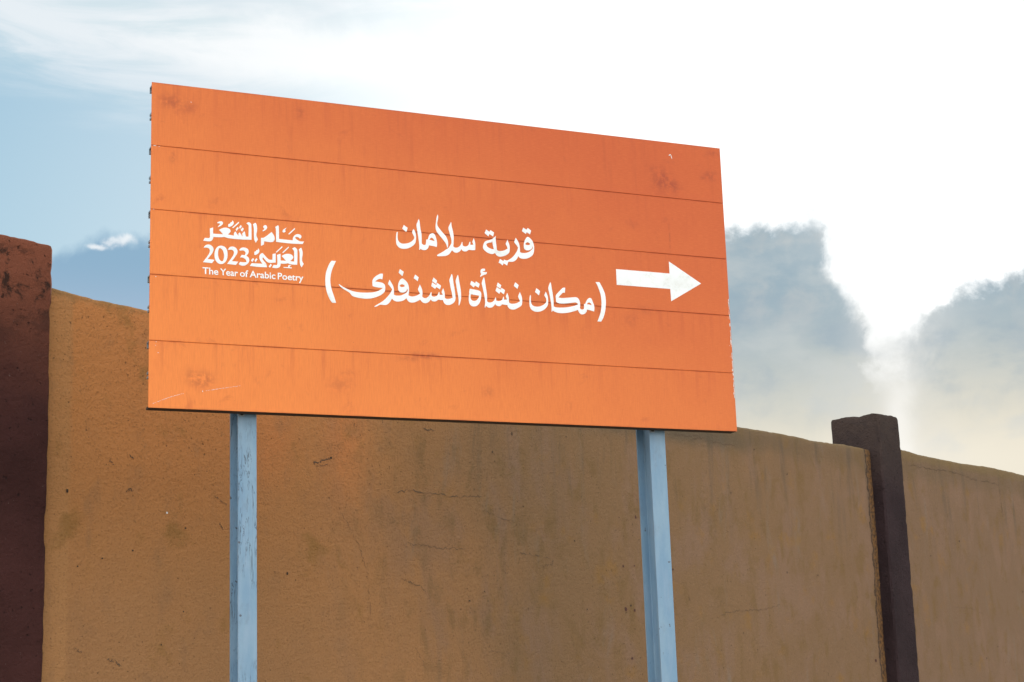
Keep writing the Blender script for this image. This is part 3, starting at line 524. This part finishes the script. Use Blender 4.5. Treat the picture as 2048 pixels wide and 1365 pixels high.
 'makan': [[[[1547.2,526.9],[1548.8,523.2],[1548.1,506.6],[1548.8,494.3],[1553.2,485.7],[1561.8,480.8],[1575.1,479.8],[1589.9,482.6],[1603.5,489.0],[1612.7,496.5],[1617.8,505.1],[1617.2,515.5],[1610.4,529.5],[1612.9,537.3],[1616.6,545.1],[1621.0,536.5],[1625.0,524.3],[1625.9,510.5],[1624.8,495.3],[1621.1,485.4],[1613.3,475.2],[1601.1,466.1],[1587.6,460.4],[1572.7,458.1],[1558.1,460.6],[1548.1,467.5],[1542.6,478.8],[1541.4,492.5],[1542.3,509.0],[1544.6,521.5]]],[[[1574.9,557.4],[1591.0,546.1],[1585.9,528.5],[1582.7,529.0],[1577.2,534.1],[1568.3,540.4]]],[[[1639.1,587.6],[1642.1,578.1],[1644.3,560.2],[1647.3,541.0],[1649.4,521.8],[1650.2,505.2],[1649.7,485.9],[1658.2,483.0],[1673.1,482.1],[1695.6,484.0],[1718.2,487.6],[1741.0,493.3],[1756.3,499.1],[1761.7,501.9],[1758.1,506.2],[1750.7,508.8],[1738.6,507.3],[1718.9,503.6],[1696.3,500.7],[1676.8,500.1],[1668.0,502.3],[1661.9,506.0],[1661.4,517.1],[1661.5,532.3],[1671.3,544.1],[1685.3,558.3],[1695.5,567.3],[1705.6,568.0],[1703.5,546.3],[1694.6,546.4],[1686.0,538.9],[1672.7,524.8],[1689.8,523.4],[1712.4,526.1],[1735.1,529.3],[1751.7,531.3],[1760.7,528.7],[1767.8,520.1],[1771.0,507.8],[1770.4,493.8],[1769.1,486.5],[1772.7,482.6],[1778.7,480.9],[1784.8,482.7],[1788.0,486.4],[1788.9,505.2],[1795.0,506.4],[1798.4,514.9],[1805.0,525.2],[1812.1,531.2],[1818.2,532.8],[1824.2,529.3],[1829.0,518.4],[1833.7,506.1],[1836.1,492.3],[1833.8,476.1],[1819.5,479.4],[1801.4,482.4],[1798.7,473.2],[1791.6,465.0],[1782.3,461.0],[1774.7,460.5],[1767.4,464.9],[1762.5,472.2],[1759.7,478.3],[1747.6,473.6],[1729.3,467.5],[1709.6,462.8],[1687.0,459.5],[1669.1,460.2],[1654.4,463.4],[1644.2,468.9],[1641.7,462.6],[1639.5,463.1],[1640.2,479.7],[1639.1,496.2],[1636.5,515.4],[1633.0,537.3],[1629.3,556.4],[1628.8,561.9],[1633.0,574.7]],[[1801.8,505.4],[1806.6,511.3],[1813.5,513.4],[1818.7,510.7],[1825.1,502.1],[1813.1,504.1]]]],
 'arrow': [[[[1945.1,665.0],[2199.9,664.7],[2199.8,717.3],[2351.0,631.9],[2200.6,544.3],[2199.4,597.7],[1945.2,597.4]]]],
 'shier': [[[[224.3,693.5],[236.7,698.6],[236.7,674.5],[275.0,674.9],[267.1,684.0],[259.2,690.8],[269.3,697.4],[281.8,701.9],[294.2,701.2],[302.1,696.2],[304.4,689.4],[301.0,683.4],[293.7,675.9],[317.5,673.3],[316.9,681.3],[320.9,688.5],[324.6,690.2],[327.1,683.9],[333.7,675.2],[335.4,675.9],[333.9,681.6],[339.1,688.3],[343.0,683.5],[349.0,673.6],[351.0,674.4],[349.9,684.1],[357.3,693.9],[359.6,690.7],[362.4,679.3],[364.1,673.7],[373.8,674.0],[374.4,716.2],[372.7,720.7],[365.3,725.8],[373.9,731.5],[380.8,728.9],[384.8,722.9],[385.5,662.8],[357.8,661.1],[323.7,660.6],[294.3,661.6],[287.5,663.3],[279.6,664.9],[267.2,662.8],[237.9,661.5],[235.1,651.5],[227.9,644.6],[216.7,642.9],[198.8,643.9],[205.4,655.3],[222.2,655.6],[225.0,662.1]]],[[[391.3,724.6],[401.0,731.8],[405.6,724.1],[407.3,710.3],[406.7,697.5],[404.4,686.9],[405.5,677.7],[410.6,666.6],[402.0,652.0],[397.4,662.0],[395.2,673.4],[394.7,708.1]]],[[[252.9,719.5],[262.5,725.0],[270.4,725.1],[274.9,721.5],[273.8,715.6],[267.1,708.1],[255.8,702.0],[254.7,703.0],[264.8,714.8],[260.3,716.7],[253.5,716.7]]],[[[311.2,732.7],[315.2,728.4],[316.3,721.6],[312.3,714.3],[303.3,707.2],[296.5,706.0],[294.2,709.3],[296.4,717.0],[302.1,719.8],[304.4,724.6],[309.5,726.2]]],[[[335.6,729.6],[337.3,725.1],[314.6,703.0],[310.1,704.3]]],[[[330.5,708.4],[336.2,704.3],[327.1,691.9],[323.7,698.0]]],[[[343.6,717.6],[348.2,712.2],[340.8,701.8],[336.4,707.7]]],[[[351.0,708.4],[355.6,703.0],[348.7,692.0],[342.8,698.5]]]],
 'aam': [[[[422.7,673.4],[434.2,675.5],[464.3,700.1],[471.2,691.3],[475.8,681.3],[476.3,670.8],[471.1,662.9],[464.1,660.0],[452.6,659.6],[434.8,661.0],[434.1,647.7],[423.8,642.2],[422.6,643.3]]],[[[430.9,716.4],[434.4,723.1],[439.0,725.8],[444.8,723.4],[447.0,716.0],[443.6,708.8],[432.0,700.2],[428.0,701.0],[436.6,710.5]]],[[[478.9,721.7],[489.9,729.0],[492.8,724.6],[493.7,675.2],[519.9,674.4],[547.8,673.8],[549.0,683.9],[555.0,693.7],[564.4,699.7],[574.9,700.0],[581.9,695.4],[583.0,690.2],[577.7,682.1],[572.5,687.0],[565.4,688.7],[557.3,687.5],[560.7,681.3],[568.9,675.6],[578.2,672.3],[593.5,672.9],[587.5,662.5],[543.1,660.6],[482.1,662.6],[481.2,713.1]]],[[[524.8,723.3],[517.8,713.9],[520.0,707.1],[514.2,701.9],[509.5,702.7],[507.2,707.2],[510.8,713.9]]],[[[555.8,723.6],[558.1,719.7],[535.1,696.7],[529.9,697.4]]]],
 'arabi': [[[[571.5,639.8],[581.5,647.6],[586.1,636.3],[587.2,622.4],[584.7,604.7],[585.2,594.3],[591.0,583.7],[582.7,569.1],[577.5,578.6],[575.3,593.5],[574.9,627.3]]],[[[545.3,641.2],[554.6,647.2],[560.5,644.7],[566.2,635.9],[565.2,578.3],[549.5,577.6],[535.5,578.9],[528.0,581.2],[518.1,578.7],[499.6,577.9],[497.8,567.9],[491.4,561.1],[482.2,558.6],[466.0,559.2],[471.8,570.6],[484.5,570.9],[486.9,577.5],[485.9,611.5],[499.2,616.6],[499.7,590.0],[520.5,590.5],[503.8,608.3],[514.9,615.5],[527.7,618.9],[540.4,617.6],[548.6,611.2],[549.1,604.3],[543.8,596.9],[537.4,591.8],[544.9,590.0],[553.1,590.1],[553.3,629.0],[551.0,634.7]]],[[[468.0,613.0],[480.1,616.8],[480.0,580.4],[450.0,578.7],[431.7,596.3],[428.2,594.9],[428.8,589.1],[433.9,582.6],[443.1,571.8],[445.6,559.3],[415.5,558.2],[378.4,559.4],[385.9,570.9],[428.2,571.8],[420.2,582.7],[416.2,591.6],[416.2,602.0],[420.2,609.2],[427.1,614.4],[431.7,611.3],[452.4,591.0],[467.3,590.4]]],[[[460.3,574.3],[464.9,568.9],[457.4,558.5],[452.2,563.3]]],[[[505.2,647.3],[507.5,643.4],[484.8,620.7],[479.6,620.9]]],[[[530.7,647.6],[533.1,644.3],[510.8,621.0],[505.6,621.8]]],[[[411.7,631.0],[415.7,625.0],[415.7,618.1],[411.1,610.8],[401.9,604.3],[396.2,605.0],[396.8,616.6],[403.1,619.4],[404.2,624.1],[409.4,623.9]]],[[[391.0,591.4],[395.6,586.6],[388.1,575.6],[383.6,582.2]]],[[[404.2,592.4],[408.7,587.6],[401.3,575.5],[397.3,582.1]]],[[[511.1,565.4],[529.1,566.2],[529.7,572.6],[535.5,575.4],[541.3,573.0],[536.7,570.9],[534.3,568.4],[536.6,566.2],[544.2,566.2],[542.4,562.0],[510.5,562.5]]]],
 'y2023': [[[[200.6,616.9],[207.8,626.6],[217.8,630.5],[226.8,629.3],[234.7,623.7],[238.6,616.0],[237.5,606.8],[232.5,596.1],[224.7,585.3],[216.4,573.8],[242.7,573.0],[233.2,559.2],[198.6,560.5],[210.2,577.3],[219.1,590.5],[224.1,602.3],[224.1,610.3],[219.6,616.2],[211.2,617.8]]],[[[267.2,630.0],[276.2,628.8],[285.3,623.2],[290.9,612.2],[292.6,597.5],[291.0,582.5],[285.4,569.5],[276.4,560.8],[266.3,558.3],[256.2,561.0],[248.3,568.9],[243.8,579.9],[242.4,593.5],[244.8,608.5],[250.4,620.4],[258.2,627.3]],[[259.4,619.4],[266.1,619.4],[272.9,614.2],[276.9,605.4],[279.1,595.3],[278.6,582.6],[275.2,571.0],[269.6,569.4],[262.9,573.4],[258.3,582.2],[256.1,593.4],[256.6,608.3]]],[[[293.2,615.2],[300.0,626.1],[309.0,629.9],[319.2,628.8],[327.1,623.1],[331.1,614.3],[329.4,603.8],[323.7,594.2],[317.0,583.4],[309.0,573.0],[333.9,572.7],[324.9,559.4],[290.4,560.7],[301.1,575.3],[311.3,590.9],[316.9,602.8],[316.4,610.8],[311.3,616.7],[302.2,617.1]]],[[[336.8,618.2],[344.2,626.8],[353.3,629.8],[363.5,628.9],[371.5,624.4],[374.3,616.6],[372.6,608.4],[365.2,598.0],[372.6,592.9],[376.6,584.6],[374.8,574.1],[368.0,565.5],[358.9,559.7],[349.8,558.4],[341.9,559.5],[335.1,563.6],[341.9,572.7],[353.2,571.8],[365.7,573.4],[364.6,580.2],[358.9,586.6],[349.8,589.9],[340.7,589.8],[347.6,600.6],[358.9,599.8],[362.4,608.7],[358.9,615.9],[351.0,618.1],[341.9,616.8]]]],
}

def smooth_ring(r):
    n_ = len(r)
    if n_ < 8: return [Vector((a / 1000, b / 1000, 0)) for a, b in r]
    P = [Vector((a / 1000, b / 1000, 0)) for a, b in r]
    corner = []
    for i in range(n_):
        a = (P[i] - P[i - 1]); b_ = (P[(i + 1) % n_] - P[i])
        corner.append(a.length > 0 and b_.length > 0 and a.angle(b_, 0) > R_(50))
    out_ = []
    for i in range(n_):
        p0, p1, p2, p3 = P[i - 1], P[i], P[(i + 1) % n_], P[(i + 2) % n_]
        if corner[i]: p0 = p1 - (p2 - p1)
        if corner[(i + 1) % n_]: p3 = p2 + (p2 - p1)
        L = (p2 - p1).length
        t1 = (p2 - p0); t2 = (p3 - p1)
        t1 = t1.normalized() * L if t1.length else t1; t2 = t2.normalized() * L if t2.length else t2
        st = 3 if L > .002 else 1
        for k_ in range(st):
            f = k_ / st; f2 = f * f; f3 = f2 * f
            out_.append((2 * f3 - 3 * f2 + 1) * p1 + (f3 - 2 * f2 + f) * t1 + (-2 * f3 + 3 * f2) * p2 + (f3 - f2) * t2)
    return out_
from mathutils.geometry import tessellate_polygon
def lettering(key, name, label):
    vs = []; fs = []
    for poly in LETTERS[key]:
        rings = [smooth_ring(r) if ri < 0 else (smooth_ring(r)) for ri, r in enumerate(poly)]
        base_ = len(vs)
        for r in rings: vs += [(p.x, -.0009, p.y) for p in r]
        for tri in tessellate_polygon(rings):
            a, b_, c_ = (base_ + q for q in tri)
            A, B_, Cc = Vector(vs[a]), Vector(vs[b_]), Vector(vs[c_])
            nn = (B_ - A).cross(Cc - A)
            fs.append((a, b_, c_) if nn.y < 0 else (a, c_, b_))
        # thin edge of the film
        st = base_
        for r in rings:
            L = len(r); bk = len(vs)
            vs += [(p.x, -.0001, p.y) for p in r]
            for i in range(L): fs.append((st + i, st + (i + 1) % L, bk + (i + 1) % L, bk + i))
            st += L
    o = mesh_obj(name, vs, fs, M_white, sign, label=label); o.location = (0, 0, Z0)
for key, nm, lb in (('qarya', 'arabic_word', 'white Arabic word, first of the upper line'), ('salaman', 'arabic_word', 'white Arabic word, second of the upper line'),
                    ('paren_r', 'bracket', 'white curved bracket beside the arrow'), ('makan', 'arabic_word', 'white Arabic word, first of the lower line'),
                    ('nashat', 'arabic_word', 'white Arabic word, second of the lower line'), ('shanfara', 'arabic_word', 'white Arabic word with a long swept tail, last of the lower line'),
                    ('paren_l', 'bracket', 'white curved bracket closing the lower line'), ('arrow', 'direction_arrow', 'white arrow pointing right'),
                    ('aam', 'emblem_word', 'first Arabic word of the emblem'), ('shier', 'emblem_word', 'second Arabic word of the emblem'),
                    ('arabi', 'emblem_word', 'Arabic word beside the year'), ('y2023', 'year_number', 'white number 2023')):
    lettering(key, nm, lb)
def text_mesh(s, sc, x0, x1, base_, ref):
    c_ = bpy.data.curves.new('text', 'FONT'); c_.body = s; c_.size = 1; c_.offset = .016; c_.resolution_u = 4
    tmp = bpy.data.objects.new('tmp', c_); col.objects.link(tmp)
    dg = bpy.context.evaluated_depsgraph_get(); me = bpy.data.meshes.new_from_object(tmp.evaluated_get(dg))
    bpy.data.objects.remove(tmp); bpy.data.curves.remove(c_)
    xs = [v.co.x for v in me.vertices]; a, b_ = min(xs), max(xs)
    if ref is None: ys = [v.co.y for v in me.vertices]; bpy.data.meshes.remove(me); return max(ys)
    for v in me.vertices:
        v.co = ((v.co.x - a) / (b_ - a) * (x1 - x0) + x0, -.0009, base_ + v.co.y * sc)
    me.name = 'english_word'; me.materials.append(M_white)
    o = bpy.data.objects.new('english_word', me); col.objects.link(o); o.parent = sign; o.location = (0, 0, Z0)
    o['label'] = 'small white English word reading ' + s
cap = text_mesh('T', 1, 0, 1, 0, None); sc_ = .0255 / cap
for s, x0, x1 in (('The', .1971, .2574), ('Year', .2640, .3329), ('of', .3402, .3726), ('Arabic', .3778, .4786), ('Poetry', .4878, .5892)):
    text_mesh(s, sc_, x0, x1, .5157, 1)

# chips and scratches in the orange film
def flake(x, z, rx, rz, rot=0, n_=7):
    vs = []
    for i in range(n_):
        a = i / n_ * 2 * math.pi; k_ = random.uniform(.6, 1.2)
        px, pz = math.cos(a) * rx * k_, math.sin(a) * rz * k_
        vs.append((x + px * math.cos(rot) - pz * math.sin(rot), -.0006, z + px * math.sin(rot) + pz * math.cos(rot)))
    return vs
def flakes(lst, name, label):
    vs = []; fs = []
    for a in lst:
        f = flake(*a); b_ = len(vs); vs += f; fs.append(tuple(b_ + i for i in range(len(f))))
    o = mesh_obj(name, vs, fs, M_chip, sign, label=label); o.location = (0, 0, Z0); o['kind'] = 'stuff'
scr = []
for (x0, z0, x1, z1, n_) in ((.015, .0142, .0513, .0306, 7), (.0513, .0306, .088, .0451, 12), (.088, .0451, .1304, .0582, 9), (.2123, .0712, .2744, .0834, 14), (.2744, .0834, .3446, .0961, 14)):
    an = math.atan2(z1 - z0, x1 - x0)
    for i in range(n_):
        f = (i + random.random() * .7) / n_
        scr.append((x0 + (x1 - x0) * f, z0 + (z1 - z0) * f + random.uniform(-.0006, .0006), random.uniform(.0012, .0034), random.uniform(.0005, .0011), an))
scr.append((.1992, .0687, .0018, .0035, 0))
flakes(scr, 'scratch', 'broken white scratch curving across the lower left corner')
pl = []
for i in range(60):
    z = random.choice([random.uniform(.36, .58), random.uniform(.14, .34)])
    pl.append((SW - .0016 - abs(random.gauss(0, .0016)), z, random.uniform(.0006, .0018), random.uniform(.002, .012)))
for i in range(10): pl.append((SW - random.uniform(.004, .012), random.uniform(.15, .5), .0012, .0014))
flakes([(min(a, SW - .0025), z, min(rx, .0018), rz) for a, z, rx, rz in pl], 'flaked_edge', 'flaked white paint along the right edge')
flakes([(2.232, 1.193, .006, .003, .4), (2.240, 1.184, .0022, .009, .2)], 'chip', 'pale chip near the upper right corner')
flakes([(.012, PH * 4 - .001, .006, .0012), (.03, PH * 4 - .003, .003, .0008), (.026, PH - .004, .001, .003), (.024, PH - .018, .001, .002), (.033, PH * 1 - .045, .004, .0008), (.15, 1.187, .003, .002), (.012, PH * 3, .003, .001), (.022, PH * 2 - .008, .002, .002)], 'chip', 'small pale chips down the left edge')

# posts: rolled I-section
def post(u0, u1, label):
    y0 = .062; dp = .117; tf = .0075; tw = .006; c0 = (u0 + u1) / 2; r = .006
    def arc(cx, cy, a0, a1): return [(cx + r * math.cos(R_(a0 + (a1 - a0) * i / 4)), cy + r * math.sin(R_(a0 + (a1 - a0) * i / 4))) for i in range(5)]
    wl_, wr = c0 - tw / 2, c0 + tw / 2; fi, bi = y0 + tf, y0 + dp - tf
    sec = [(u0, y0 + .001), (u0 + .001, y0), (u1 - .001, y0), (u1, y0 + .001), (u1, fi)] + arc(wr + r, fi + r, 270, 180) + arc(wr + r, bi - r, 180, 90) + [(u1, bi), (u1, y0 + dp), (u0, y0 + dp), (u0, bi)] + arc(wl_ - r, bi - r, 90, 0) + arc(wl_ - r, fi + r, 0, -90) + [(u0, fi)]
    n_ = len(sec); zt = Z0 + SH - .03
    lv = [-.4 + (zt + .4) * j / 40 for j in range(41)]
    vs = [(a, b_, z) for z in lv for a, b_ in sec]; fs = []
    for j in range(40):
        for i in range(n_): fs.append((j * n_ + i, j * n_ + (i + 1) % n_, (j + 1) * n_ + (i + 1) % n_, (j + 1) * n_ + i))
    fs += [tuple(range(n_))[::-1], tuple(40 * n_ + i for i in range(n_))]
    p = mesh_obj('post', vs, fs, M_post, sign, label=label)
    return p
def boxv(x0, x1, y0, y1, z0, z1):
    v = [(x, y, z) for x in (x0, x1) for y in (y0, y1) for z in (z0, z1)]
    f = [(0, 1, 3, 2), (4, 6, 7, 5), (0, 4, 5, 1), (2, 3, 7, 6), (0, 2, 6, 4), (1, 5, 7, 3)]
    return v, f
pL = post(.3505, .4215, 'pale blue post with cracked chipped paint'); pR = post(2.0985, 2.1715, 'smooth pale blue post')
# clamps just under the panel and hidden behind it
for p, u0, u1 in ((pL, .3505, .4215), (pR, 2.0985, 2.1715)):
    for zz in (Z0 + .010, Z0 + .62, Z0 + 1.1):
        v, f = boxv(u0 + .002, u0 + .024, 0.0585, .0615, zz - .018, zz + .012); mesh_obj('clamp', v, f, M_alu, p)
        nb = 6; cx_, cz_ = u0 + .013, zz - .010
        vs = [(cx_ + .006 * math.cos(i * math.pi / 3), yy, cz_ + .006 * math.sin(i * math.pi / 3)) for yy in (.0525, .0582) for i in range(6)]
        fs = [tuple(range(6)), tuple(range(6, 12))[::-1]] + [(i, 6 + i, 6 + (i + 1) % 6, (i + 1) % 6) for i in range(6)]
        mesh_obj('bolt', vs, fs, M_bolt, p)
# weld bead along the inner corner of the left post
vs = []; fs = []; nz = 330
for j in range(nz + 1):
    z = 0.0 + (Z0 - .01) * j / nz
    rr = .0035 * (1 + .45 * math.sin(j * 2.1)) + random.uniform(-.0006, .0006)
    for i in range(6):
        a = i * math.pi / 3; vs.append((.3505 + .004 + .0012 * math.sin(j * .3) + rr * math.cos(a), 0.062 + .0117 + rr * math.sin(a) * .8, z))
for j in range(nz):
    for i in range(6): fs.append((j * 6 + i, j * 6 + (i + 1) % 6, (j + 1) * 6 + (i + 1) % 6, (j + 1) * 6 + i))
mesh_obj('weld_bead', vs, fs, M_post, pL, smooth=True)
